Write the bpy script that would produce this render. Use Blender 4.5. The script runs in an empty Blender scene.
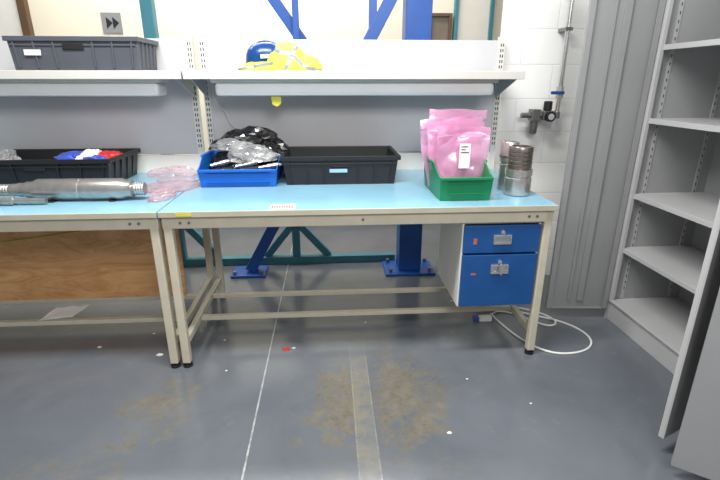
import bpy, bmesh, math, random
from mathutils import Vector, Matrix, noise
random.seed(4)
scene=bpy.context.scene
col=scene.collection
scene.view_settings.view_transform='Standard'
# ---------------------------------------------------------------- materials
def mat(name,c,rough=.5,metal=0.,var=.06,scale=8.,bump=0.,bscale=60.,trans=0.,alpha=1.,emit=None,spec=None,c2=None,stretch=None,coat=0.):
    m=bpy.data.materials.new(name); m.use_nodes=True
    nt=m.node_tree; n=nt.nodes; l=nt.links
    b=n['Principled BSDF']
    b.inputs['Roughness'].default_value=rough; b.inputs['Metallic'].default_value=metal
    b.inputs['Transmission Weight'].default_value=trans; b.inputs['Alpha'].default_value=alpha
    b.inputs['Coat Weight'].default_value=coat
    if spec is not None: b.inputs['Specular IOR Level'].default_value=spec
    tc=n.new('ShaderNodeTexCoord'); src=tc.outputs['Object']
    if stretch:
        mp=n.new('ShaderNodeMapping'); mp.inputs['Scale'].default_value=stretch
        l.new(src,mp.inputs[0]); src=mp.outputs[0]
    no=n.new('ShaderNodeTexNoise'); no.inputs['Scale'].default_value=scale; no.inputs['Detail'].default_value=6
    l.new(src,no.inputs['Vector'])
    r=n.new('ShaderNodeValToRGB'); r.color_ramp.elements[0].position=.3; r.color_ramp.elements[1].position=.7
    a=tuple(max(0,x*(1-var)) for x in c)+(1,); d=tuple(min(1,x*(1+var)) for x in (c2 or c))+(1,)
    r.color_ramp.elements[0].color=a; r.color_ramp.elements[1].color=d
    l.new(no.outputs['Fac'],r.inputs[0]); l.new(r.outputs[0],b.inputs['Base Color'])
    if bump:
        n2=n.new('ShaderNodeTexNoise'); n2.inputs['Scale'].default_value=bscale; l.new(src,n2.inputs['Vector'])
        bp=n.new('ShaderNodeBump'); bp.inputs['Strength'].default_value=bump; bp.inputs['Distance'].default_value=.01
        l.new(n2.outputs['Fac'],bp.inputs['Height']); l.new(bp.outputs[0],b.inputs['Normal'])
    return m
def S(r,g,b):
    f=lambda v:(v/255/12.92) if v/255<=.04045 else ((v/255+.055)/1.055)**2.4
    return (f(r),f(g),f(b))
M={}
M['lam']=mat('laminate_blue',S(134,180,202),.22,var=.05,scale=5)
M['beige']=mat('enamel_beige',S(194,187,168),.4,var=.06,scale=14)
M['edge']=mat('edge_trim',S(176,170,150),.4)
M['blackrub']=mat('black_rubber',S(22,22,24),.7)
M['drawblue']=mat('enamel_blue',S(20,76,138),.42,var=.08,scale=12)
M['white']=mat('white_paint',S(226,224,217),.5,var=.03)
M['panel']=mat('grey_panel',S(206,206,208),.6,var=.03,scale=3)
M['shelf']=mat('shelf_grey',S(180,182,182),.45,var=.04)
M['signgrey']=mat('sign_grey',S(132,134,136),.5,var=.04)
M['shelftrim']=mat('shelf_lip',S(208,206,200),.4,var=.03)
M['chrome']=mat('chrome',S(215,215,215),.22,.85,var=.05)
M['steel']=mat('machined_steel',S(212,209,204),.25,.85,var=.08,scale=30)
M['toolsteel']=mat('worn_tool_steel',S(178,175,171),.32,.82,var=.10,scale=26)
M['darksteel']=mat('ringed_steel',S(142,135,126),.3,.85,var=.2,scale=40)
M['crateblk']=mat('crate_black',S(26,27,30),.45,var=.1)
M['crategry']=mat('crate_grey',S(80,83,91),.5,var=.06)
M['binblue']=mat('bin_blue',S(18,98,190),.35,var=.05)
M['bingreen']=mat('bin_green',S(16,125,78),.35,var=.05)
M['pink']=mat('pink_antistatic',S(230,160,203),.2,var=.05,scale=5,trans=.45,alpha=.72,c2=S(244,198,227),coat=.6)
M['pinkl']=mat('pink_light_film',S(222,165,175),.2,var=.1,scale=12,trans=.4,alpha=.42,c2=S(242,210,215),coat=.8)
M['clear']=mat('clear_film',S(190,192,196),.12,var=.2,scale=12,trans=.5,alpha=.6,c2=S(240,240,245),coat=.6)
M['blackbag']=mat('black_film',S(20,20,22),.16,var=.3,scale=20,coat=.4)
M['label']=mat('paper_white',S(240,240,236),.6,var=.02)
M['ink']=mat('ink_dark',S(50,45,60),.7)
M['inkred']=mat('ink_red',S(170,50,50),.6)
M['labelblue']=mat('label_pale_blue',S(150,190,205),.6)
M['cablock']=mat('cabinet_grey',S(186,187,187),.4,var=.03,scale=4)
M['cabin']=mat('cabinet_inner_grey',S(162,163,164),.45,var=.03,scale=4)
M['cabdark']=mat('door_outer_grey',S(146,147,148),.42,var=.03,scale=4)
M['rigblue']=mat('rig_blue',S(20,80,160),.4,var=.1,scale=10)
M['teal']=mat('teal_paint',S(60,122,136),.45,var=.1)
M['wallcream']=mat('cream_wall',S(226,219,198),.7,var=.03,scale=2)
M['brown']=mat('brown_frame',S(92,70,50),.5,var=.1)
M['glassdark']=mat('dim_glass',S(120,110,95),.15,var=.1)
M['doorc']=mat('door_cream',S(224,220,208),.5,var=.03)
M['hiviz']=mat('hiviz_yellow',S(208,216,84),.65,var=.10,scale=14,bump=.25,bscale=40)
M['reflect']=mat('reflective_silver',S(150,155,158),.35,.2,var=.1)
M['helmet']=mat('helmet_blue',S(18,66,128),.25,var=.04)
M['red']=mat('red_plastic',S(190,40,40),.4)
M['blueobj']=mat('blue_card',S(52,80,185),.4,coat=.4)
M['yellow']=mat('yellow_tag',S(205,196,70),.5)
M['cable']=mat('white_cable',S(225,225,220),.4)
M['brass']=mat('grey_zinc',S(140,140,138),.35,.8)
M['debris']=mat('paper_scrap',S(225,222,215),.7)
M['orange']=mat('orange_mark',S(180,95,65),.6)
M['diff']=mat('lamp_diffuser',S(230,231,230),.5,var=.02)
M['ycord']=mat('yellow_cord',S(200,180,90),.5)
def plywood():
    m=bpy.data.materials.new('plywood'); m.use_nodes=True; nt=m.node_tree;n=nt.nodes;l=nt.links
    b=n['Principled BSDF']; b.inputs['Roughness'].default_value=.55
    tc=n.new('ShaderNodeTexCoord'); mp=n.new('ShaderNodeMapping'); mp.inputs['Scale'].default_value=(.7,1,3.2)
    l.new(tc.outputs['Object'],mp.inputs[0])
    no=n.new('ShaderNodeTexNoise'); no.inputs['Scale'].default_value=3; no.inputs['Detail'].default_value=9; no.inputs['Distortion'].default_value=2.6; no.inputs['Roughness'].default_value=.7
    l.new(mp.outputs[0],no.inputs['Vector'])
    r=n.new('ShaderNodeValToRGB'); r.color_ramp.elements[0].position=.32; r.color_ramp.elements[1].position=.68
    r.color_ramp.elements[0].color=S(188,130,78)+(1,); r.color_ramp.elements[1].color=S(230,182,128)+(1,)
    l.new(no.outputs[0],r.inputs[0]); l.new(r.outputs[0],b.inputs['Base Color']); return m
M['ply']=plywood()
def blocks():
    m=bpy.data.materials.new('painted_blockwork'); m.use_nodes=True; nt=m.node_tree;n=nt.nodes;l=nt.links
    b=n['Principled BSDF']; b.inputs['Roughness'].default_value=.5
    tc=n.new('ShaderNodeTexCoord'); sp=n.new('ShaderNodeSeparateXYZ'); cb=n.new('ShaderNodeCombineXYZ')
    l.new(tc.outputs['Object'],sp.inputs[0])
    ad=n.new('ShaderNodeMath'); ad.operation='ADD'; l.new(sp.outputs[0],ad.inputs[0]); l.new(sp.outputs[1],ad.inputs[1])
    l.new(ad.outputs[0],cb.inputs[0]); l.new(sp.outputs[2],cb.inputs[1])
    br=n.new('ShaderNodeTexBrick'); br.inputs['Scale'].default_value=1; br.inputs['Brick Width'].default_value=.44
    br.inputs['Row Height'].default_value=.215; br.inputs['Mortar Size'].default_value=.005; br.inputs['Mortar Smooth'].default_value=.8
    br.inputs['Color1'].default_value=S(248,248,246)+(1,); br.inputs['Color2'].default_value=S(245,245,243)+(1,)
    br.inputs['Mortar'].default_value=S(232,232,231)+(1,)
    l.new(cb.outputs[0],br.inputs['Vector']); l.new(br.outputs['Color'],b.inputs['Base Color'])
    bp=n.new('ShaderNodeBump'); bp.inputs['Strength'].default_value=.3; bp.inputs['Distance'].default_value=.01; bp.invert=True
    l.new(br.outputs['Fac'],bp.inputs['Height']); l.new(bp.outputs[0],b.inputs['Normal']); return m
M['block']=blocks()
def floor_mat():
    m=bpy.data.materials.new('painted_concrete_floor'); m.use_nodes=True; nt=m.node_tree;n=nt.nodes;l=nt.links
    b=n['Principled BSDF']
    tc=n.new('ShaderNodeTexCoord'); P=tc.outputs['Object']
    sp=n.new('ShaderNodeSeparateXYZ'); l.new(P,sp.inputs[0])
    def math_(op,a,b_=None,c=None,clamp=False):
        q=n.new('ShaderNodeMath'); q.operation=op; q.use_clamp=clamp
        for i,v in enumerate((a,b_,c)):
            if v is None: continue
            if isinstance(v,(int,float)): q.inputs[i].default_value=v
            else: l.new(v,q.inputs[i])
        return q.outputs[0]
    def noise_(s,d=8,rough=.6,dist=0):
        q=n.new('ShaderNodeTexNoise'); q.inputs['Scale'].default_value=s; q.inputs['Detail'].default_value=d; q.inputs['Roughness'].default_value=rough; q.inputs['Distortion'].default_value=dist
        l.new(P,q.inputs['Vector']); return q.outputs['Fac']
    def mix(f,a,c):
        q=n.new('ShaderNodeMix'); q.data_type='RGBA'
        if isinstance(f,(int,float)): q.inputs[0].default_value=f
        else: l.new(f,q.inputs[0])
        for i,v in ((6,a),(7,c)):
            if isinstance(v,tuple): q.inputs[i].default_value=v+(1,)
            else: l.new(v,q.inputs[i])
        return q.outputs[2]
    n1=noise_(2.0,6,.6,.5); n2=noise_(8,12,.72); n4=noise_(15,14,.86,.3); n5=noise_(8,14,.84,.2)
    base=mix(math_('MULTIPLY',math_('SUBTRACT',n1,.3,clamp=True),2.2,clamp=True),S(92,97,104),S(110,114,120))
    sc=math_('MULTIPLY',math_('SUBTRACT',n2,.60,clamp=True),7,clamp=True)
    base=mix(math_('MULTIPLY',sc,.28),base,S(150,152,150))
    dk=math_('MULTIPLY',math_('SUBTRACT',n4,.60,clamp=True),7,clamp=True)
    base=mix(math_('MULTIPLY',dk,.4),base,S(68,71,77))
    ax=math_('ABSOLUTE',math_('SUBTRACT',sp.outputs[0],.129))
    yl=math_('MULTIPLY',math_('SUBTRACT',2.3,sp.outputs[1],clamp=True),2.5,clamp=True)
    fill=math_('MULTIPLY',math_('LESS_THAN',ax,.042),yl)
    def ell(cx,cy,rx,ry):
        dx=math_('DIVIDE',math_('SUBTRACT',sp.outputs[0],cx),rx); dy=math_('DIVIDE',math_('SUBTRACT',sp.outputs[1],cy),ry)
        d=math_('ADD',math_('MULTIPLY',dx,dx),math_('MULTIPLY',dy,dy))
        return math_('SUBTRACT',1,d,clamp=True)
    nn=math_('ADD',math_('MULTIPLY',n5,.6),math_('MULTIPLY',n4,.4))
    def stain(cx,cy,rx,ry,thr,k):
        e=ell(cx,cy,rx,ry)
        v=math_('MULTIPLY',math_('SUBTRACT',math_('ADD',math_('MULTIPLY',e,.15),nn),thr),k,clamp=True)
        return math_('MULTIPLY',v,math_('MULTIPLY',e,5,clamp=True))
    scol=mix(math_('MULTIPLY',math_('SUBTRACT',n4,.32,clamp=True),2.6,clamp=True),S(140,133,116),S(88,80,66))
    for (cx,cy,rx,ry,thr,k,amt) in ((.33,1.80,.30,.42,.565,16,.75),(.02,1.78,.18,.44,.57,16,.75),(-.80,1.80,.30,.42,.605,16,.65),(-1.0,1.45,.5,.34,.625,16,.5),(.2,1.55,.85,.6,.635,16,.5),(.25,2.15,.5,.35,.64,16,.45),(1.0,1.5,.5,.6,.68,16,.3)):
        base=mix(math_('MULTIPLY',stain(cx,cy,rx,ry,thr,k),amt),base,scol)
    base=mix(math_('MULTIPLY',fill,math_('MULTIPLY',math_('SUBTRACT',nn,.34,clamp=True),2.4,clamp=True)),base,S(142,139,128))
    edge=math_('MULTIPLY',math_('LESS_THAN',math_('ABSOLUTE',math_('SUBTRACT',ax,.042)),.0030),yl)
    base=mix(math_('MULTIPLY',edge,math_('MULTIPLY',math_('SUBTRACT',n4,.40,clamp=True),3.,clamp=True)),base,S(165,161,146))
    jl=math_('LESS_THAN',math_('ABSOLUTE',math_('SUBTRACT',sp.outputs[0],-.35)),.0038)
    base=mix(math_('MULTIPLY',jl,math_('MULTIPLY',math_('SUBTRACT',n4,.36,clamp=True),4,clamp=True)),base,S(190,192,190))
    l.new(base,b.inputs['Base Color'])
    l.new(math_('ADD',math_('MULTIPLY',n2,.22),.08),b.inputs['Roughness'])
    b.inputs['Specular IOR Level'].default_value=.65
    bp=n.new('ShaderNodeBump'); bp.inputs['Strength'].default_value=.04; bp.inputs['Distance'].default_value=.01
    l.new(n2,bp.inputs['Height']); l.new(bp.outputs[0],b.inputs['Normal'])
    return m
M['floor']=floor_mat()
# ---------------------------------------------------------------- builders
class B:
    def __init__(s): s.bm=bmesh.new()
    def box(s,x0,x1,y0,y1,z0,z1,rot=None):
        mt=Matrix.Translation(((x0+x1)/2,(y0+y1)/2,(z0+z1)/2))
        if rot is not None: mt=mt@rot
        mt=mt@Matrix.Diagonal((x1-x0,y1-y0,z1-z0,1))
        bmesh.ops.create_cube(s.bm,size=1,matrix=mt); return s
    def beam(s,p0,p1,w,h,up=(0,1,0)):
        p0=Vector(p0);p1=Vector(p1);d=p1-p0;L=d.length;z=d.normalized()
        x=Vector(up).cross(z)
        if x.length<1e-4: x=Vector((1,0,0)).cross(z)
        x.normalize(); y=z.cross(x)
        R=Matrix((x,y,z)).transposed().to_4x4()
        bmesh.ops.create_cube(s.bm,size=1,matrix=Matrix.Translation((p0+p1)/2)@R@Matrix.Diagonal((w,h,L,1))); return s
    def cyl(s,p0,p1,r,r2=None,seg=28):
        p0=Vector(p0);p1=Vector(p1);d=p1-p0
        R=d.to_track_quat('Z','Y').to_matrix().to_4x4()
        bmesh.ops.create_cone(s.bm,cap_ends=True,segments=seg,radius1=r,radius2=r if r2 is None else r2,depth=d.length,matrix=Matrix.Translation((p0+p1)/2)@R); return s
    def lathe(s,prof,origin,axis=(0,0,1),seg=40):
        o=Vector(origin);R=Vector(axis).to_track_quat('Z','Y').to_matrix()
        rings=[]
        for r,h in prof:
            rings.append([s.bm.verts.new(o+R@Vector((r*math.cos(2*math.pi*i/seg),r*math.sin(2*math.pi*i/seg),h))) for i in range(seg)])
        for a,b in zip(rings,rings[1:]):
            for i in range(seg):
                s.bm.faces.new((a[i],a[(i+1)%seg],b[(i+1)%seg],b[i]))
        s.bm.faces.new(rings[0][::-1]); s.bm.faces.new(rings[-1]); return s
    def tray(s,loop,z0,tops,t=.008,taper=.92,floor=.008):
        n=len(loop)
        cx=(min(p[0] for p in loop)+max(p[0] for p in loop))/2; cy=(min(p[1] for p in loop)+max(p[1] for p in loop))/2
        W=(max(p[0] for p in loop)-min(p[0] for p in loop))/2;D=(max(p[1] for p in loop)-min(p[1] for p in loop))/2
        zt=max(tops)
        def pt(p,z,ins):
            k=taper+(1-taper)*(z-z0)/(zt-z0)
            fx=(W*k-ins)/W; fy=(D*k-ins)/D
            return s.bm.verts.new((cx+(p[0]-cx)*fx,cy+(p[1]-cy)*fy,z))
        ob=[pt(p,z0,0) for p in loop]; ot=[pt(p,z,0) for p,z in zip(loop,tops)]
        it=[pt(p,z,t) for p,z in zip(loop,tops)]; ib=[pt(p,z0+floor,t) for p in loop]
        for a,b in ((ob,ot),(ot,it),(it,ib)):
            for i in range(n):
                j=(i+1)%n; s.bm.faces.new((a[i],a[j],b[j],b[i]))
        s.bm.faces.new(ob[::-1]); s.bm.faces.new(ib); 
        bmesh.ops.recalc_face_normals(s.bm,faces=s.bm.faces); return s
    def crumple(s,c,r,amp=.4,freq=1.6,seed=0,sub=4,soft=1.):
        ret=bmesh.ops.create_icosphere(s.bm,subdivisions=sub,radius=1)
        for v in ret['verts']:
            p=v.co.copy(); q=p*freq+Vector((seed*7.1,seed*3.3,seed*1.7))
            k=.25*noise.noise(q*.7)-abs(noise.noise(q))-soft*(.5*abs(noise.noise(q*2.2))+.22*abs(noise.noise(q*4.6)))
            p=p*(1+amp*(k+.35))
            p=Vector((p.x*r[0],p.y*r[1],p.z*r[2]))
            if p.z<0: p.z*=.02
            v.co=p+Vector(c)
        return s
    def sheet(s,o,u,v,nu=24,nv=24,amp=.01,freq=8,seed=0):
        o=Vector(o);u=Vector(u);v=Vector(v);nn=u.cross(v).normalized()
        g=[[s.bm.verts.new(o+u*(i/nu)+v*(j/nv)+nn*amp*(noise.noise((u*(i/nu)+v*(j/nv))*freq+Vector((seed*5,seed,2)))*1.6)) for i in range(nu+1)] for j in range(nv+1)]
        for j in range(nv):
            for i in range(nu): s.bm.faces.new((g[j][i],g[j][i+1],g[j+1][i+1],g[j+1][i]))
        return s
def root(name,label,cat,loc,group=None):
    o=bpy.data.objects.new(name,None); o.empty_display_size=.05; o.location=loc; col.objects.link(o)
    o['label']=label;o['category']=cat
    if group:o['group']=group
    return o
def rootof(o):
    while o.parent: o=o.parent
    return o
def mk(name,b,m,parent=None,bevel=0.,smooth=False,label=None,cat=None,group=None,loc=None,kind=None,solid=0.,extra=()):
    me=bpy.data.meshes.new(name)
    off=Vector(rootof(parent).location) if parent else Vector(loc or (0,0,0))
    mats=[m]
    for eb,em in extra:
        idx=len(mats) if em!=m else 0
        if em!=m: mats.append(em)
        for f in eb.bm.faces: f.material_index=idx
        t=bpy.data.meshes.new('t'); eb.bm.to_mesh(t); eb.bm.free(); b.bm.from_mesh(t); bpy.data.meshes.remove(t)
    bmesh.ops.translate(b.bm,verts=b.bm.verts,vec=-off)
    if smooth:
        for f in b.bm.faces: f.smooth=True
    b.bm.to_mesh(me); b.bm.free()
    for q in mats: me.materials.append(M[q])
    o=bpy.data.objects.new(name,me); col.objects.link(o)
    if parent: o.parent=parent
    else: o.location=off
    if solid:
        q=o.modifiers.new('s','SOLIDIFY'); q.thickness=solid
    if bevel:
        q=o.modifiers.new('b','BEVEL'); q.width=bevel; q.segments=2; q.limit_method='ANGLE'; q.angle_limit=math.radians(40)
    if smooth and bevel==0:
        try: me.set_sharp_from_angle(angle=math.radians(40))
        except Exception: pass
    if label:o['label']=label
    if cat:o['category']=cat
    if group:o['group']=group
    if kind:o['kind']=kind
    return o
def tube(name,pts,r,m,parent=None,label=None,cat=None,group=None):
    cu=bpy.data.curves.new(name+'_c','CURVE'); cu.dimensions='3D'; cu.bevel_depth=r; cu.bevel_resolution=4
    off=Vector(rootof(parent).location) if parent else Vector(pts[0])
    sp=cu.splines.new('NURBS'); sp.points.add(len(pts)-1)
    for p,q in zip(sp.points,pts): p.co=tuple(Vector(q)-off)+(1,)
    sp.use_endpoint_u=True; sp.order_u=4; sp.resolution_u=10
    tmp=bpy.data.objects.new('tmp',cu); me=bpy.data.meshes.new_from_object(tmp); bpy.data.objects.remove(tmp)
    me.name=name
    me.materials.clear(); me.materials.append(M[m])
    for f in me.polygons: f.use_smooth=True
    o=bpy.data.objects.new(name,me); col.objects.link(o)
    if parent:o.parent=parent
    else:o.location=off
    if label:o['label']=label
    if cat:o['category']=cat
    if group:o['group']=group
    return o
# ---------------------------------------------------------------- setting
def struct(name,b,m,bevel=0): 
    return mk(name,b,m,kind='structure',bevel=bevel)
struct('floor',B().box(-5,2.6,-1.5,4.8,-.1,0),'floor')
struct('wall_back',B().box(-5,2.6,4.7,4.85,0,3.2),'wallcream')
struct('wall_corner',B().box(1.15,2.45,3.14,3.26,0,3.2),'block')
struct('wall_right',B().box(2.32,2.45,-1.5,3.14,0,3.2),'block')
struct('baseboard_back',B().box(-5,1.15,4.675,4.7,0,.10),'shelf')
def framed(name,x0,x1,z0,z1,fm,pm,fw=.05):
    e=bpy.data.objects.new(name,None); col.objects.link(e); e['kind']='structure'
    mk('pane',B().box(x0+fw,x1-fw,4.67,4.70,z0+fw if z0>0 else 0,z1-fw),pm,e)
    f=B(); f.box(x0,x0+fw,4.64,4.70,z0,z1).box(x1-fw,x1,4.64,4.70,z0,z1).box(x0+fw,x1-fw,4.64,4.70,z1-fw,z1)
    if z0>0: f.box(x0+fw,x1-fw,4.64,4.70,z0,z0+fw)
    mk('frame',f,fm,e,bevel=.004)
framed('window_1',-4.2,-2.62,1.7,2.7,'brown','white',.07)
framed('window_2',.95,1.17,1.40,2.0,'brown','glassdark',.03)
framed('door_1',1.19,1.56,0,2.4,'teal','doorc',.035)
# ---------------------------------------------------------------- workbenches
BX0,BX1=-.785,1.092; YF,YB=2.075,3.06; ZT=.84
def bench(x0,x1,label):
    r=root('workbench',label,'workbench',((x0+x1)/2,(YF+YB)/2,0),group='matching steel workbenches')
    mk('worktop',B().box(x0,x1,YF,YB,ZT-.028,ZT),'lam',r,bevel=.003)
    mk('edge_trim',B().box(x0,x1,YF-.006,YF,ZT-.028,ZT-.001),'edge',r,bevel=.002)
    mk('front_rail',B().box(x0+.005,x1-.005,YF+.015,YF+.05,ZT-.088,ZT-.028),'beige',r,bevel=.004)
    mk('rear_rail',B().box(x0+.005,x1-.005,YB-.06,YB-.025,ZT-.088,ZT-.028),'beige',r,bevel=.004)
    for xx in (x0+.008,x1-.048):
        mk('side_rail',B().box(xx+.003,xx+.037,YF+.05,YB-.06,ZT-.08,ZT-.028),'beige',r,bevel=.004)
        mk('foot_rail',B().box(xx+.005,xx+.035,YF+.055,YB-.145,.115,.155),'beige',r,bevel=.004)
        for yy in (YF+.015,YB-.145):
            mk('leg',B().box(xx,xx+.04,yy,yy+.04,.025,ZT-.028),'beige',r,bevel=.005)
            mk('foot',B().cyl((xx+.02,yy+.02,0),(xx+.02,yy+.02,.012),.024).cyl((xx+.02,yy+.02,.012),(xx+.02,yy+.02,.026),.014),'blackrub',r)
    for yy in (2.36,2.64):
        mk('stretcher',B().box(x0+.045,x1-.045,yy,yy+.03,.125,.15),'beige',r,bevel=.003)
    for xx in (x0+.09,x0+.13,x1-.13,x1-.09,(x0+x1)/2): 
        mk('rail_bolt',B().cyl((xx,YF+.015,ZT-.058),(xx,YF+.009,ZT-.058),.006,seg=12),'brass',r)
    return r
wb=bench(BX0,BX1,'steel-framed workbench with pale blue laminate top and drawer unit')
bench(BX0-.006-1.872,BX0-.006,'steel-framed workbench with pale blue top and plywood below')
mk('tape_label',B().box(-.705,-.635,YF-.0075,YF-.006,ZT-.022,ZT-.006),'yellow',wb,label='small yellow tape label')
mk('plywood_board',B().box(-2.58,-.90,2.645,2.663,.150,.735),'ply',loc=(-1.74,2.65,.15),bevel=.002,label='tall plywood sheet standing on lower rails under the bench',cat='plywood sheet')
# drawer pedestal
px0,px1=.645,1.040; pz0,pz1=.292,.752; pf=2.115
r=root('drawer_unit','white steel two-drawer unit with blue drawer fronts under bench','drawer unit',(.84,2.35,pz0))
bd=B(); t=.012; pb=pf+.44
bd.box(px0,px0+t,pf,pb,pz0,pz1).box(px1-t,px1,pf,pb,pz0,pz1).box(px0+t,px1-t,pb-t,pb,pz0,pz1).box(px0+t,px1-t,pf,pb-t,pz0,pz0+t).box(px0+t,px1-t,pf,pb-t,pz1-t,pz1)
mk('body',bd,'white',r,bevel=.002)
for (a,b) in ((pz0+.30,pz1-.016),(pz0+.008,pz0+.29)):
    d=mk('drawer',B().box(px0+.006,px1-.006,pf-.018,pf+.0,a,b).box(px0+.03,px1-.03,pf-.002,pf+.36,a+.02,a+.03),'drawblue',r,bevel=.003)
    xc=(px0+px1)/2+.0; hz=(a+b)/2 if a>.5 else b-.075
    h=B().box(xc-.045,xc+.045,pf-.022,pf-.018,hz-.024,hz+.024).box(xc-.045,xc+.045,pf-.03,pf-.022,hz+.014,hz+.024).box(xc-.045,xc-.038,pf-.03,pf-.022,hz-.024,hz+.014).box(xc+.038,xc+.045,pf-.03,pf-.022,hz-.024,hz+.014).box(xc-.038,xc+.038,pf-.03,pf-.026,hz-.024,hz-.012)
    mk('handle',h,'chrome',d,bevel=.0015)
    lz=hz+.038
    mk('lock',B().cyl((xc,pf-.018,lz),(xc,pf-.026,lz),.010).box(xc-.002,xc+.002,pf-.045,pf-.026,lz-.008,lz+.008),'chrome',d)
    if a<.5: mk('key_ring',B().cyl((xc+.004,pf-.045,lz-.02),(xc+.004,pf-.043,lz-.02),.014,seg=20).box(xc-.004,xc+.006,pf-.048,pf-.046,lz-.06,lz-.03),'steel',d)
    if a>.5: mk('paint_mark',B().box(px0+.055,px0+.072,pf-.0195,pf-.018,.64,.67),'orange',d)
    else: mk('paint_mark',B().box(px0+.055,px0+.08,pf-.0195,pf-.018,.475,.485),'orange',d)
# ---------------------------------------------------------------- back panel / shelf modules
def rack(x0,x1,label,posts):
    r=root('bench_shelf_rack',label,'shelf rack',((x0+x1)/2,3.08,.72),group='upper shelf racks behind the benches')
    for xp in posts:
        sl=B(); z=1.0
        while z<1.63:
            sl.box(xp-.010,xp-.004,3.0645,3.066,z,z+.018).box(xp+.004,xp+.010,3.0645,3.066,z,z+.018); z+=.032
        mk('upright',B().box(xp-.018,xp+.018,3.066,3.106,.70,1.665),'white',r,bevel=0,extra=[(sl,'blackrub')])
    mk('back_panel',B().box(x0+.03,x1-.03,3.078,3.094,.955,1.645),'panel',r,bevel=.003)
    mk('lower_ledge',B().box(x0+.03,x1-.03,3.062,3.10,.80,.95),'white',r,bevel=.003)
    mk('shelf',B().box(x0,x1,2.72,3.062,1.438,1.455),'shelf',r,bevel=.002)
    mk('shelf_lip',B().box(x0,x1,2.705,2.72,1.412,1.457),'shelftrim',r,bevel=.003)
    for xb in (x0+.035,x1-.035):
        b=B(); w=.0025
        vs=[(3.064,1.438),(2.74,1.438),(2.74,1.41),(3.064,1.30)]
        A=[b.bm.verts.new((xb-w,y,z)) for y,z in vs]; C=[b.bm.verts.new((xb+w,y,z)) for y,z in vs]
        b.bm.faces.new(A); b.bm.faces.new(C[::-1])
        for i in range(4): j=(i+1)%4; b.bm.faces.new((A[j],A[i],C[i],C[j]))
        bmesh.ops.recalc_face_normals(b.bm,faces=b.bm.faces)
        mk('bracket',b,'shelf',r)
    l=mk('lamp_housing',B().box(x0+.13,x1-.13,2.76,2.93,1.395,1.438),'white',r,bevel=.004)
    mk('lamp_diffuser',B().box(x0+.15,x1-.15,2.765,2.925,1.322,1.395),'diff',l,bevel=.02)
    return r
rack(BX0,1.12,'grey wall panel with slotted uprights, shelf and strip lamp over bench',(BX0+.03,1.10))
rack(BX0-1.89,BX0-.008,'grey back panel and shelf holding a storage crate',(BX0-.045,BX0-1.86))
# ---------------------------------------------------------------- crates
def crate(name,x0,x1,y0,y1,z0,h,m,label,taper=.94,tag=None):
    r=root(name,label,'storage crate',((x0+x1)/2,(y0+y1)/2,z0))
    lp=[(x0,y0),(x1,y0),(x1,y1),(x0,y1)]
    rb=B(); n=7; cx=(x0+x1)/2
    for i in range(n):
        f=i/(n-1)
        if i==3: continue
        X=x0+.03+(x1-x0-.06)*f
        Xb=cx+(X-cx)*taper
        yo=(y1-y0)/2*(1-taper)
        rb.beam((X,y0-.002,z0+h-.02),(Xb,y0+yo-.002,z0+.012),.010,.012)
    rb.box(x0+.012,x1-.012,y0-.006,y0+.002,z0+h-.045,z0+h-.035)
    for f in (.2,.4,.6,.8):
        Y=y0+(y1-y0)*f
        rb.beam((x1+.001,Y,z0+h-.02),(x1-(x1-x0)/2*(1-taper)+.001,Y,z0+.012),.008,.008)
    mk('body',B().tray(lp,z0,[z0+h]*4,t=.008,taper=taper),m,r,bevel=.002,extra=[(rb,m)])
    e=.012
    rm=B(); rm.box(x0-e,x1+e,y0-e,y0,z0+h-.022,z0+h+.002).box(x0-e,x1+e,y1,y1+e,z0+h-.022,z0+h+.002).box(x0-e,x0,y0,y1,z0+h-.022,z0+h+.002).box(x1,x1+e,y0,y1,z0+h-.022,z0+h+.002)
    mk('rim',rm,m,r,bevel=.002)
    yo=(y1-y0)/2*(1-taper)*.35
    mk('hand_grip',B().box(cx-.055,cx+.055,y0+yo-.009,y0+yo-.003,z0+h*.62,z0+h*.62+.03),'blackrub',r,bevel=.004)
    if tag:
        tx,w,hh,tm=tag
        mk('label_sticker',B().box(tx-w/2,tx+w/2,y0+yo-.012,y0+yo-.0095,z0+h*.45,z0+h*.45+hh),tm,r)
    return r
crate('storage_crate',-.265,.392,2.60,3.02,ZT,.162,'crateblk','empty black plastic crate with a pale label on workbench',tag=(.05,.10,.02,'labelblue'))
crate('storage_crate',-1.99,-1.205,2.60,3.02,ZT,.160,'crateblk','black plastic crate filled with coloured packets on workbench')
crate('storage_crate',-1.685,-1.015,2.75,3.045,1.457,.168,'crategry','large grey plastic crate with white label on upper shelf',taper=.965,tag=(-1.56,.085,.028,'label'))
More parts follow.
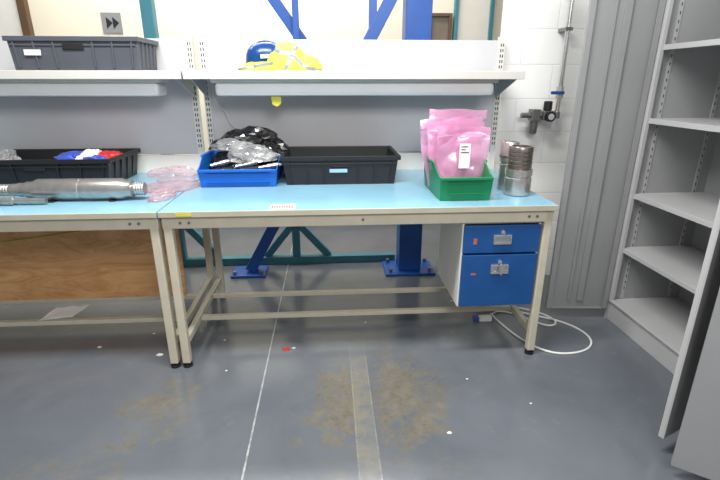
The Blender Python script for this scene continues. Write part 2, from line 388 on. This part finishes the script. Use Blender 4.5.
# ---------------------------------------------------------------- pick bins
def pbin(x0,x1,y0,y1,z0,h,lip,m,label):
    r=root('parts_bin',label,'storage bin',((x0+x1)/2,(y0+y1)/2,z0))
    ym=y0+(y1-y0)*.38; yn=y0+(y1-y0)*.12
    lp=[(x0,y0),(x1,y0),(x1,yn),(x1,ym),(x1,y1),(x0,y1),(x0,ym),(x0,yn)]
    tp=[lip,lip,lip+.01,h,h,h,h,lip+.01]
    mk('body',B().tray(lp,z0,[z0+q for q in tp],t=.006,taper=.92),m,r,bevel=.003)
    k=.008
    mk('front_lip',B().box(x0+.012,x1-.012,y0-k,y0+.008,z0+lip-.012,z0+lip+.003),m,r,bevel=.003)
    rm=B().box(x0-k,x0+.002,ym,y1,z0+h-.012,z0+h+.003).box(x1-.002,x1+k,ym,y1,z0+h-.012,z0+h+.003).box(x0-k,x1+k,y1-.002,y1+k,z0+h-.012,z0+h+.003)
    mk('rim',rm,m,r,bevel=.002)
    mk('label_slot',B().box(x0+.05,x1-.05,y0+.002,y0+.018,z0+lip*.3,z0+lip*.34).box(x0+.05,x1-.05,y0+.0,y0+.014,z0+lip*.75,z0+lip*.79),m,r)
    return r
pbin(-.735,-.285,2.56,3.00,ZT,.155,.10,'binblue','blue plastic open-front bin full of bagged parts')
pbin(.530,.805,2.17,2.58,ZT,.175,.118,'bingreen','green plastic open-front bin holding pink antistatic bags')
# contents
G='plastic bags in the blue bin'
mk('plastic_bag',B().crumple((-.52,2.83,.86),(.20,.14,.185),.42,1.3,3,soft=.6),'blackbag',loc=(-.52,2.84,.86),label='large crumpled glossy black plastic bag filling blue bin',cat='plastic bag',group=G)
mk('plastic_bag',B().crumple((-.49,2.88,1.01),(.21,.09,.125),.5,1.5,5,soft=.8),'blackbag',loc=(-.49,2.88,1.01),label='shiny black plastic wrap on top of bin contents',cat='plastic bag',group=G)
mk('plastic_bag',B().crumple((-.37,2.78,.97),(.11,.08,.09),.4,1.4,10,soft=.6),'blackbag',loc=(-.37,2.78,.97),label='small crumpled black plastic bag at edge of blue bin',cat='plastic bag',group=G)
mk('plastic_bag',B().crumple((-.45,2.72,.97),(.15,.085,.08),.45,1.4,9,soft=.7),'clear',loc=(-.45,2.72,.97),label='crumpled clear plastic bag of parts in blue bin',cat='plastic bag',group=G)
mk('plastic_bag',B().crumple((-.57,2.80,1.02),(.12,.07,.06),.5,1.4,11,soft=.7),'clear',loc=(-.57,2.8,1.02),label='small clear plastic bag on pile in blue bin',cat='plastic bag',group=G)
for i,(x,y,z,dx,dz) in enumerate(((-.68,2.68,.945,.10,.02),(-.66,2.63,.925,.13,.0),(-.53,2.64,.945,.12,.02),(-.50,2.60,.935,.10,.0),(-.40,2.62,.94,.1,.01))):
    q=B().lathe([(.010,0),(.010,.05),(.014,.05),(.014,.11),(.009,.115),(.009,.15)],(x,y,z),(dx,.03,dz))
    mk('steel_fitting',q,'blackrub' if i%2 else 'steel',smooth=True,loc=(x,y,z),label='small machined fitting lying in blue bin',cat='metal fitting',group='metal fittings in the blue bin')
def bag(x,y,w,z0,z1,tilt,seed,lab='pale pink antistatic bag standing in green bin',lean=0):
    b=B(); nu,nv=40,40
    def side(sg):
        g=[]
        for j in range(nv+1):
            row=[]
            for i in range(nu+1):
                u=i/nu; v=j/nv
                puff=(max(0,math.sin(math.pi*u))**.5)*max(0,(1-(v/.86)**2))*.018 if v<.86 else 0
                puff+=.0008
                X=x+(u-.5)*w*(.78+.22*min(1,v*1.8))+tilt*v*.05
                Z=z0+(z1-z0)*v+tilt*(u-.5)*-.05*v+.010*noise.noise(Vector((u*3,v*2,seed)))*v
                q=Vector((u*1.6+v*.8,v*1.9-u*.5,seed*9))
                nz=-abs(noise.noise(q+Vector((sg*2*(v<.86),0,0))))*.026 +noise.noise(Vector((u*1.1,v*1.1,seed*4)))*.02*v
                nz+= -abs(noise.noise(q*2.1+Vector((0,0,sg))))*.008
                if abs(v-.88)<.02: nz+=.002*sg
                row.append(b.bm.verts.new((X,y+sg*puff+nz+lean*v,Z)))
            g.append(row)
        return g
    f=side(-1);k=side(1)
    for g in (f,k):
        for j in range(nv):
            for i in range(nu): b.bm.faces.new((g[j][i],g[j][i+1],g[j+1][i+1],g[j+1][i]))
    bmesh.ops.recalc_face_normals(b.bm,faces=b.bm.faces)
    return mk('antistatic_bag',b,'pink',smooth=True,loc=(x,y,z0),label=lab,cat='plastic bag',group='pink antistatic bags in the green bin')
bag(.672,2.33,.27,.855,1.185,.20,1,lean=.01)
bag(.668,2.39,.29,.855,1.215,-.35,2,lean=.02)
bag(.655,2.45,.30,.855,1.220,-.50,3,lean=.02)
bag(.690,2.51,.31,.855,1.260,.10,4,lean=.02)
rt=root('paper_label','white paper tag with dark print on pink bags','label',(.68,2.28,1.0))
tx=B()
for i,w in enumerate((.034,.022,.040)):
    tx.box(.658,.658+w,2.2785,2.28,1.095-i*.014-.004,1.095-i*.014)
mk('sheet',B().box(.650,.706,2.28,2.282,.985,1.108),'label',rt,extra=[(tx,'ink')])
# ---------------------------------------------------------------- steel parts
C=(.978,2.31,ZT)
r=root('steel_canister','bright machined stepped steel cylinder standing on blue worktop','steel cylinder',C)
k=1.12
mk('base',B().lathe([(k*a,h) for a,h in [(.050,0),(.060,.004),(.060,.09),(.056,.094),(.056,.10),(.061,.104),(.061,.135)]],C),'steel',r,smooth=True)
mk('upper_sleeve',B().lathe([(k*a,h) for a,h in [(.048,.135),(.048,.142),(.054,.144),(.054,.158),(.051,.161),(.054,.164),(.054,.178),(.051,.181),(.054,.184),(.054,.198),(.051,.201),(.054,.204),(.054,.218),(.051,.221),(.054,.224),(.054,.246),(.052,.250),(.042,.250),(.040,.20)]],C),'darksteel',r,smooth=True)
C=(.965,2.43,ZT)
r=root('steel_canister','slimmer machined steel cylinder standing behind the stepped one','steel cylinder',C)
mk('body',B().lathe([(.042,0),(.046,.004),(.046,.14),(.042,.144),(.042,.15),(.048,.154),(.048,.255),(.045,.26),(.036,.26),(.034,.2)],C),'steel',r,smooth=True)
mk('groove_ring',B().lathe([(.048,.175),(.050,.177),(.050,.187),(.048,.189)],C),'darksteel',r,smooth=True)
r=root('machined_tool','long machined steel tool with stepped shaft lying on bench','steel tool',(-1.3,2.36,ZT))
ax=Vector((1,-.02,0)).normalized()
o=Vector((-1.53,2.335,ZT+.055))
mk('barrel',B().lathe([(.034,0),(.034,.03),(.040,.04),(.040,.07),(.053,.095),(.053,.30),(.050,.303),(.050,.311),(.053,.314),(.053,.50),(.043,.525),(.043,.55),(.030,.555)]+[(.030+.003*(i%2),.56+.006*i) for i in range(9)],o,ax),'toolsteel',r,smooth=True)
mk('shaft',B().lathe([(.016,-.60),(.020,-.595),(.020,-.42),(.017,-.415),(.017,-.40),(.023,-.395),(.023,-.22),(.018,-.215),(.018,-.18),(.027,-.175),(.027,-.12)]+[(.026+.003*(i%2),-.115+.006*i) for i in range(13)]+[(.030,-.035),(.030,-.02),(.028,0)],o,ax),'toolsteel',r,smooth=True)
for xx in (-1.38,-1.09): mk('cradle',B().box(xx,xx+.03,2.28,2.38,ZT,ZT+.006),'blackrub',r)
mk('steel_rod',B().lathe([(.012,0),(.016,.004),(.016,.42),(.020,.424),(.020,.47),(.013,.474),(.013,.62)],(-1.98,2.245,ZT+.02),(1,0,0)),'toolsteel',smooth=True,loc=(-1.98,2.245,ZT),label='thin stepped steel rod lying beside the long tool',cat='steel rod')
mk('plastic_bag',B().crumple((-.89,2.62,ZT+.001),(.15,.17,.036),.5,1.5,14,soft=.9),'pinkl',loc=(-.89,2.62,ZT),label='flat crumpled pale pink plastic bag lying across the benches',cat='plastic bag')
mk('plastic_bag',B().crumple((-.86,2.36,ZT+.001),(.06,.11,.040),.5,1.5,17,soft=.9),'pinkl',loc=(-.86,2.36,ZT),label='small pink plastic bag beside steel tool',cat='plastic bag')
mk('plastic_bag',B().crumple((-.98,2.95,ZT+.001),(.15,.07,.055),.5,1.5,18),'pinkl',loc=(-.98,2.95,ZT),label='crumpled pinkish bag against the back panel',cat='plastic bag')
# crate contents
def slab(name,c,s,rz,m,label,cat,tilt=0,tx=0):
    R=Matrix.Rotation(rz,4,'Z')@Matrix.Rotation(tilt,4,'Y')@Matrix.Rotation(tx,4,'X')
    b=B().box(c[0]-s[0]/2,c[0]+s[0]/2,c[1]-s[1]/2,c[1]+s[1]/2,c[2]-s[2]/2,c[2]+s[2]/2)
    bmesh.ops.rotate(b.bm,verts=b.bm.verts,cent=Vector(c),matrix=R.to_3x3())
    return mk(name,b,m,loc=c,bevel=.003,label=label,cat=cat)
slab('parcel',(-1.42,2.80,.905),(.30,.30,.10),0.02,'crategry','dark parcel at the bottom of black crate','parcel')
slab('parcel',(-1.77,2.80,.895),(.28,.30,.08),-0.05,'blackbag','black parcel inside black crate','parcel')
def packet(c,rx,ry,rz_,m,label,seed):
    mk('packet',B().crumple(c,(rx,ry,rz_),.5,1.5,seed,soft=1),m,loc=c,label=label,cat='packet',group='crumpled coloured packets in the black crate')
packet((-1.49,2.84,.958),.12,.13,.048,'blueobj','crumpled shiny blue packet in black crate',41)
packet((-1.315,2.85,.958),.085,.12,.050,'red','crumpled red packet in black crate',43)
packet((-1.40,2.83,.965),.06,.14,.055,'label','crumpled white packet between blue and red ones',45)
packet((-1.33,2.72,.958),.08,.05,.045,'blueobj','small crumpled blue packet in black crate',47)
mk('plastic_bag',B().crumple((-1.87,2.78,.937),(.07,.12,.10),.4,1.5,24),'clear',loc=(-1.87,2.78,.937),label='clear plastic bag in the black crate',cat='plastic bag')
r=root('bench_label','white sticker with red print stuck on worktop edge','label',(-.22,2.13,ZT))
tb=B()
for i in range(9): tb.box(-.277+i*.0115,-.269+i*.0115,2.112,2.150,ZT+.001,ZT+.0015)
tc_=B().box(-.278,-.172,2.098,2.107,ZT+.001,ZT+.0015)
mk('sheet',B().box(-.285,-.165,2.09,2.175,ZT,ZT+.001),'label',r,extra=[(tb,'inkred'),(tc_,'ink')])
# ---------------------------------------------------------------- helmet & vest
r=root('hiviz_vest','crumpled yellow high-visibility vest with silver bands on shelf','safety vest',(-.25,2.88,1.457))
v=B()
v.crumple((-.225,2.87,1.458),(.135,.12,.150),.26,1.1,61,sub=5,soft=.6)
v.crumple((-.125,2.85,1.458),(.095,.11,.085),.28,1.2,63,sub=5,soft=.6)
v.crumple((-.36,2.84,1.458),(.14,.11,.052),.30,1.4,36,sub=5,soft=.6)
v.crumple((-.27,2.81,1.458),(.08,.065,.105),.26,1.2,68,sub=5,soft=.6)
bm=v.bm
bm.normal_update()
strip=B()
for f in bm.faces:
    c=f.calc_center_median()
    if f.normal.z>-.2 and (abs((c.z-1.53)+.55*(c.x+.20)+.010*math.sin(c.x*40))<.012 or abs((c.x+.215)-.5*(c.z-1.5))<.012 or (c.x<-.30 and abs(c.z-1.488-.15*(c.x+.35))<.008)):
        vs=[strip.bm.verts.new(q.co+f.normal*.002) for q in f.verts]; strip.bm.faces.new(vs)
mk('fabric',v,'hiviz',r,smooth=True)
mk('reflective_band',strip,'reflect',r,smooth=True)
HX,HY,HZ=-.350,2.88,1.508
r=root('hard_hat','blue hard hat with white sticker resting on yellow vest','hard hat',(HX,HY,HZ))
k=.86
shell=B(); seg=40
prof=[(.118,0),(.117,.02),(.112,.05),(.100,.08),(.080,.103),(.052,.118),(.02,.125),(.002,.126)]
rings=[]
for rr,h in prof:
    rings.append([shell.bm.verts.new((HX+k*rr*1.12*math.cos(2*math.pi*i/seg),HY+k*rr*.95*math.sin(2*math.pi*i/seg),HZ+k*h)) for i in range(seg)])
for a,b_ in zip(rings,rings[1:]):
    for i in range(seg): shell.bm.faces.new((a[i],a[(i+1)%seg],b_[(i+1)%seg],b_[i]))
shell.bm.faces.new(rings[-1])
mk('shell',shell,'helmet',r,smooth=True,solid=-.003)
br=B(); A=[];Cc=[]
for i in range(seg):
    an=2*math.pi*i/seg; ex=.008+.028*max(0,math.cos(an-math.pi*1.15))**2
    A.append(br.bm.verts.new((HX+k*.118*1.12*math.cos(an),HY+k*.118*.95*math.sin(an),HZ+.003)))
    Cc.append(br.bm.verts.new((HX+(k*.118*1.12+ex)*math.cos(an),HY+(k*.118*.95+ex*.6)*math.sin(an),HZ-.004-ex*.2)))
for i in range(seg): br.bm.faces.new((A[i],A[(i+1)%seg],Cc[(i+1)%seg],Cc[i]))
mk('brim',br,'helmet',r,smooth=True,solid=-.003)
rg=B()
for kk in (-.028,0,.028):
    pts=[(HX+q*.1, HY+kk*k, HZ+k*(.003+.126*math.sqrt(max(0,1-(q*.1/.118)**2-(kk/.12)**2)))) for q in (-.9,-.6,-.3,0,.3,.6,.9)]
    for a,b_ in zip(pts,pts[1:]): rg.beam(a,b_,.007,.006,up=(0,1,0))
mk('crown_ridge',rg,'helmet',r)
mk('sticker',B().box(HX-.030,HX+.015,HY-.1035,HY-.0985,HZ+.024,HZ+.044,rot=Matrix.Rotation(-.2,4,'X')),'label',r)
r.rotation_euler=(.08,-.06,.12)
r=root('hanging_tag','small yellow tag hanging below the shelf lamp','tag',(-.30,2.80,1.30))
tg=B(); pts=[(-.328,1.315),(-.322,1.275),(-.295,1.262),(-.272,1.280),(-.270,1.318),(-.290,1.330),(-.312,1.328)]
A=[tg.bm.verts.new((x,2.80,z)) for x,z in pts]; tg.bm.faces.new(A)
mk('tag',tg,'yellow',r,solid=.004)
mk('tag_hook',B().cyl((-.298,2.802,1.322),(-.298,2.802,1.40),.003,seg=8),'brass',r)
tube('wire',[(-.72,3.072,1.33),(-.70,3.06,1.26),(-.63,3.05,1.22),(-.64,3.05,1.16),(-.58,3.06,1.10),(-.52,3.06,1.04)],.003,'cable',label='thin white wire hanging in front of grey panel',cat='wire')
# ---------------------------------------------------------------- blue rig
YR=3.33
r=root('steel_test_frame','blue painted steel frame with braces and bolted feet','steel frame',(.57,YR,0))
cx=.60
mk('column',B().box(cx-.085,cx+.085,YR-.08,YR-.065,.02,2.6).box(cx-.085,cx+.085,YR+.065,YR+.08,.02,2.6).box(cx-.01,cx+.01,YR-.065,YR+.065,.02,2.6).box(cx-.085,cx-.07,YR-.065,YR+.065,.02,2.6).box(cx+.07,cx+.085,YR-.065,YR+.065,.02,2.6),'rigblue',r,bevel=.003)
mk('base_plate',B().box(cx-.19,cx+.19,YR-.14,YR+.14,0,.02),'rigblue',r,bevel=.003)
mk('brace',B().beam((-.62,YR,.03),(.50,YR,2.05),.08,.08),'rigblue',r,bevel=.003)
mk('base_plate',B().box(-.76,-.50,YR-.10,YR+.10,0,.02),'rigblue',r,bevel=.003)
mk('brace',B().beam((-.62,YR+.09,2.3),(.43,YR+.09,.82),.07,.06),'rigblue',r,bevel=.003)
mk('cross_beam',B().box(-.4,cx,YR-.04,YR+.04,1.15,1.25),'rigblue',r,bevel=.003)
mk('post',B().box(.28,.33,YR-.03,YR+.03,1.25,2.6),'rigblue',r,bevel=.003)
mk('post',B().box(-.22,-.18,YR-.03,YR+.03,1.25,2.6),'rigblue',r,bevel=.003)
for dx,dy in ((-.15,-.10),(.15,-.10),(-.15,.10),(.15,.10)): mk('bolt',B().cyl((cx+dx,YR+dy,.02),(cx+dx,YR+dy,.05),.014,seg=6),'brass',r)
for dx in (-.73,-.53): mk('bolt',B().cyl((dx,YR-.07,.02),(dx,YR-.07,.045),.014,seg=6),'brass',r)
YT=3.53
r=root('teal_stand','teal painted steel stand with angled braces behind bench','steel stand',(-.5,YT,0))
mk('floor_rail',B().box(-1.3,.52,YT-.035,YT+.035,.0,.06),'teal',r,bevel=.003)
mk('post',B().box(-1.24,-1.16,YT-.035,YT+.035,.06,2.6),'teal',r,bevel=.003)
for a,b_ in (((-1.15,.36),(-.90,.06)),((-.28,.36),(-.52,.06)),((-.28,.36),(-.02,.06))):
    mk('brace',B().beam((a[0],YT,a[1]),(b_[0],YT,b_[1]),.055,.05),'teal',r,bevel=.003)
mk('post',B().box(-.31,-.25,YT-.025,YT+.025,.06,1.2),'teal',r,bevel=.003)
# ---------------------------------------------------------------- sign
r=root('arrow_sign','grey square sign with black arrow on wall','sign',(-1.95,4.69,1.9))
sx,sz=-1.93,1.90
b=B()
for xo in (-.045,.012):
    vs=[b.bm.verts.new((sx+xo,4.688,sz-.05)),b.bm.verts.new((sx+xo+.055,4.688,sz)),b.bm.verts.new((sx+xo,4.688,sz+.05))]; b.bm.faces.new(vs)
mk('plate',B().box(sx-.085,sx+.085,4.69,4.70,sz-.085,sz+.085),'signgrey',r,extra=[(b,'blackrub')])
# ---------------------------------------------------------------- cabinet
CX,CY0,CY1,CXB=1.70,1.56,2.47,2.16
def cabinet(y0,y1,label):
    r=root('steel_cabinet',label,'cabinet',((CX+CXB)/2,(y0+y1)/2,0))
    t=.015; H=2.05
    b=B().box(CX,CXB,y0,y0+t,.0,H).box(CX,CXB,y1-t,y1,.0,H).box(CXB-t,CXB,y0+t,y1-t,0,H).box(CX,CXB-t,y0+t,y1-t,H-t,H)
    sl=B(); s2=B()
    for x in (CX+.07,CXB-.09):
        sl.box(x,x+.02,y1-t-.004,y1-t,.14,H-t)
        z=.2
        while z<1.95:
            s2.box(x+.008,x+.013,y1-t-.0045,y1-t-.004,z,z+.015); z+=.04
    mk('body',b,'cabin',r,extra=[(sl,'cablock'),(s2,'blackrub')])
    mk('plinth',B().box(CX+.01,CXB-t,y0+t,y1-t,0,.12),'cablock',r,bevel=.003)
    f=B().box(CX-.002,CX+.02,y1-t-.025,y1-t,.12,H-t)
    mk('front_flange',f,'cablock',r,bevel=.002)
    mk('front_flange',B().box(CX-.002,CX+.02,y0+t,y0+t+.025,.12,H-t),'cablock',r,bevel=.002)
    mk('base_sheet',B().box(CX,CXB-t,y0+t,y1-t,.12,.135),'cablock',r,bevel=.003)
    for z in (.474,.80,1.214,1.578):
        mk('shelf',B().box(CX+.015,CXB-t,y0+t,y1-t,z-.004,z).box(CX+.012,CX+.018,y0+t+.026,y1-t-.026,z-.026,z),'cablock',r,bevel=.0015)
    return r
def door(parent,hx,hy,fx,fy,m,ribside=1,z0=.07,z1=2.0):
    h=Vector((hx,hy));f=Vector((fx,fy));d=f-h;L=d.length
    b=B()
    b.box(0,L,-.002,.002,z0,z1)
    s=ribside
    def bx(x0,x1,a,c,za,zb): b.box(x0,x1,min(a*s,c*s),max(a*s,c*s),za,zb)
    bx(0,.004,.002,.02,z0,z1);bx(L-.004,L,.002,.02,z0,z1);bx(.004,L-.004,.002,.02,z0,z0+.004);bx(.004,L-.004,.002,.02,z1-.004,z1)
    bx(.004,.03,.016,.02,z0,z1);bx(L-.03,L-.004,.016,.02,z0,z1)
    bx(L*.42,L*.42+.035,.002,.016,z0+.05,z1-.05); bx(L*.62,L*.62+.018,.002,.012,z0+.05,z1-.05)
    ang=math.atan2(d.y,d.x)
    bmesh.ops.transform(b.bm,matrix=Matrix.Translation((hx,hy,0))@Matrix.Rotation(ang,4,'Z'),verts=b.bm.verts)
    o=mk('door',b,m,parent,bevel=.001)
    for z in (z0+.15,1.0,z1-.15): mk('hinge',B().cyl((hx,hy,z-.03),(hx,hy,z+.03),.007,seg=12),'chrome',o)
    return o
c1=cabinet(CY0,CY1,'open grey steel cabinet with empty shelves against the wall')
door(c1,CX-.005,CY1+.0,1.325,CY1+.03,'cabdark',ribside=1)
door(c1,CX-.010,CY0-.0,1.287,1.375,'cablock',ribside=-1)
c2=cabinet(.93,1.553,'second grey steel cabinet with its door swung open')
door(c2,CX-.008,.925,1.245,1.268,'cabdark',ribside=-1,z0=.05)
# ---------------------------------------------------------------- regulator and pipe
r=root('air_regulator','air line regulator with gauge and blue-handled valve on pipe','air regulator',(1.42,3.10,1.2))
px=1.505; py=3.05
tube('pipe',[(px,py,2.6),(px,py,2.0),(px,py,1.6),(px,py,1.36)],.016,'chrome',r)
mk('valve_body',B().cyl((px,py,1.37),(px,py,1.30),.024,seg=8).cyl((px,py,1.30),(px,py,1.20),.016),'steel',r,smooth=True)
mk('valve_handle',B().box(px-.075,px+.012,py-.043,py-.030,1.322,1.342).cyl((px,py-.043,1.33),(px,py,1.33),.010),'drawblue',r,bevel=.003)
mk('regulator_body',B().box(px-.105,px-.035,py-.04,py+.03,1.16,1.22).box(px-.182,px-.125,py-.04,py+.03,1.155,1.23).cyl((px-.20,py,1.19),(px,py,1.19),.013).cyl((px,py,1.17),(px,py,1.215),.020),'brass',r,bevel=.004)
mk('knob',B().lathe([(.022,0),(.027,.005),(.027,.055),(.020,.060)],(px-.07,py-.006,1.22)),'blackrub',r,smooth=True)
mk('filter_bowl',B().lathe([(.010,-.09),(.023,-.080),(.027,-.03),(.027,0)],(px-.152,py-.006,1.155)),'darksteel',r,smooth=True)
g=mk('gauge',B().cyl((px-.07,py-.04,1.185),(px-.07,py-.072,1.185),.032),'blackrub',r,bevel=.002)
mk('gauge_face',B().cyl((px-.07,py-.072,1.185),(px-.07,py-.0735,1.185),.020),'shelf',g)
mk('hose_connector',B().cyl((px-.185,py,1.19),(px-.24,py,1.19),.018,seg=8),'brass',r,bevel=.002)
mk('wall_bracket',B().box(px-.13,px-.05,py+.03,3.14,1.17,1.20),'brass',r)
mk('pipe_clip',B().box(px-.022,px+.022,py-.018,3.14,1.70,1.72),'brass',r)
# ---------------------------------------------------------------- floor things
tube('power_cable',[(1.00,2.55,.006),(1.03,2.35,.006),(1.10,2.15,.006),(1.22,2.06,.006),(1.42,2.10,.006),(1.50,2.25,.006),(1.42,2.42,.006),(1.28,2.50,.006),(1.20,2.56,.006),(1.10,2.62,.006),(.95,2.60,.006)],.006,'cable',label='white power cable coiled loosely on the floor',cat='cable')
tube('power_cable',[(.98,2.50,.006),(1.03,2.60,.006),(1.16,2.56,.006),(1.24,2.42,.006),(1.30,2.34,.018),(1.38,2.40,.018),(1.30,2.56,.018),(1.12,2.66,.006),(1.0,2.72,.006)],.005,'cable',label='thin white cable looped on the floor beside bench leg',cat='cable')
r=root('power_adapter','small white plug adapter with blue end under bench','plug',(.93,2.48,0))
mk('body',B().box(.90,.98,2.46,2.50,0,.03),'cable',r,bevel=.005)
mk('end_cap',B().box(.87,.90,2.462,2.498,.002,.028),'blueobj',r,bevel=.004)
def scrap(x,y,s,m,lab,seed,cat='litter'):
    mk('litter_scrap',B().crumple((x,y,.001),(s,s*.7,s*.4),.5,1.5,seed,sub=3),m,loc=(x,y,0),label=lab,cat=cat,group='litter on the floor')
scrap(-.26,2.23,.022,'red','small red plastic scrap on the grey floor',1)
for i,(x,y,s) in enumerate(((-.22,2.24,.010),(-.94,2.22,.017),(-1.30,2.32,.012),(.48,1.54,.010),(-.55,2.05,.006),(.80,2.75,.010),(.66,1.9,.006),(.2,2.5,.007),(-1.05,2.45,.008),(.45,2.62,.006),(-.62,2.35,.006),(.9,1.7,.006))):
    scrap(x,y,s,'debris','small white paper scrap on the floor',2+i)
mk('paper_sheet',B().sheet((-1.62,2.36,.156),(.17,.03,0),(.02,.15,0),amp=.004,freq=14),'label',loc=(-1.55,2.4,.156),solid=-.001,label='small white paper sheet lying on the lower bench rail',cat='paper')
tube('yellow_cord',[(-2.5,2.636,.50),(-2.1,2.636,.505),(-1.8,2.636,.53),(-1.5,2.636,.575),(-1.25,2.636,.60),(-1.05,2.636,.63),(-.90,2.636,.66)],.004,'ycord',label='thin yellow cord draped in front of the plywood',cat='cord')
# ---------------------------------------------------------------- lights
def area(name,loc,size,sy,e,c=(1,1,1),rot=(0,0,0)):
    d=bpy.data.lights.new(name,'AREA'); d.shape='RECTANGLE'; d.size=size; d.size_y=sy; d.energy=e; d.color=c
    o=bpy.data.objects.new(name,d); o.location=loc; o.rotation_euler=rot; col.objects.link(o)
area('ceiling_or_fill_light',(-.4,1.55,3.0),2.2,.3,116,(1,.99,.97))
area('ceiling_or_fill_light',(-.8,4.0,3.1),3.5,.4,92,(1,.98,.95))
area('ceiling_or_fill_light',(.5,-.8,2.6),1.4,.8,62,(1,.99,.98),rot=(math.radians(58),0,0))  # unseen front fill behind the camera, tilted forward at bench and wall
w=bpy.data.worlds.new('w'); scene.world=w; w.use_nodes=True
w.node_tree.nodes['Background'].inputs[0].default_value=(1,.99,.98,1)
w.node_tree.nodes['Background'].inputs[1].default_value=.33
# ---------------------------------------------------------------- camera
th=math.radians(19); ps=math.radians(3.8)
F=Vector((math.cos(th)*math.sin(ps),math.cos(th)*math.cos(ps),-math.sin(th)))
R=Vector((math.cos(ps),-math.sin(ps),0)); U=R.cross(F)
cd=bpy.data.cameras.new('cam'); cd.lens=23.; cd.sensor_width=36; cd.clip_start=.05
co=bpy.data.objects.new('camera',cd); col.objects.link(co)
mt=Matrix((R,U,-F)).transposed().to_4x4(); mt.translation=(0,0,1.4); co.matrix_world=mt
scene.camera=co
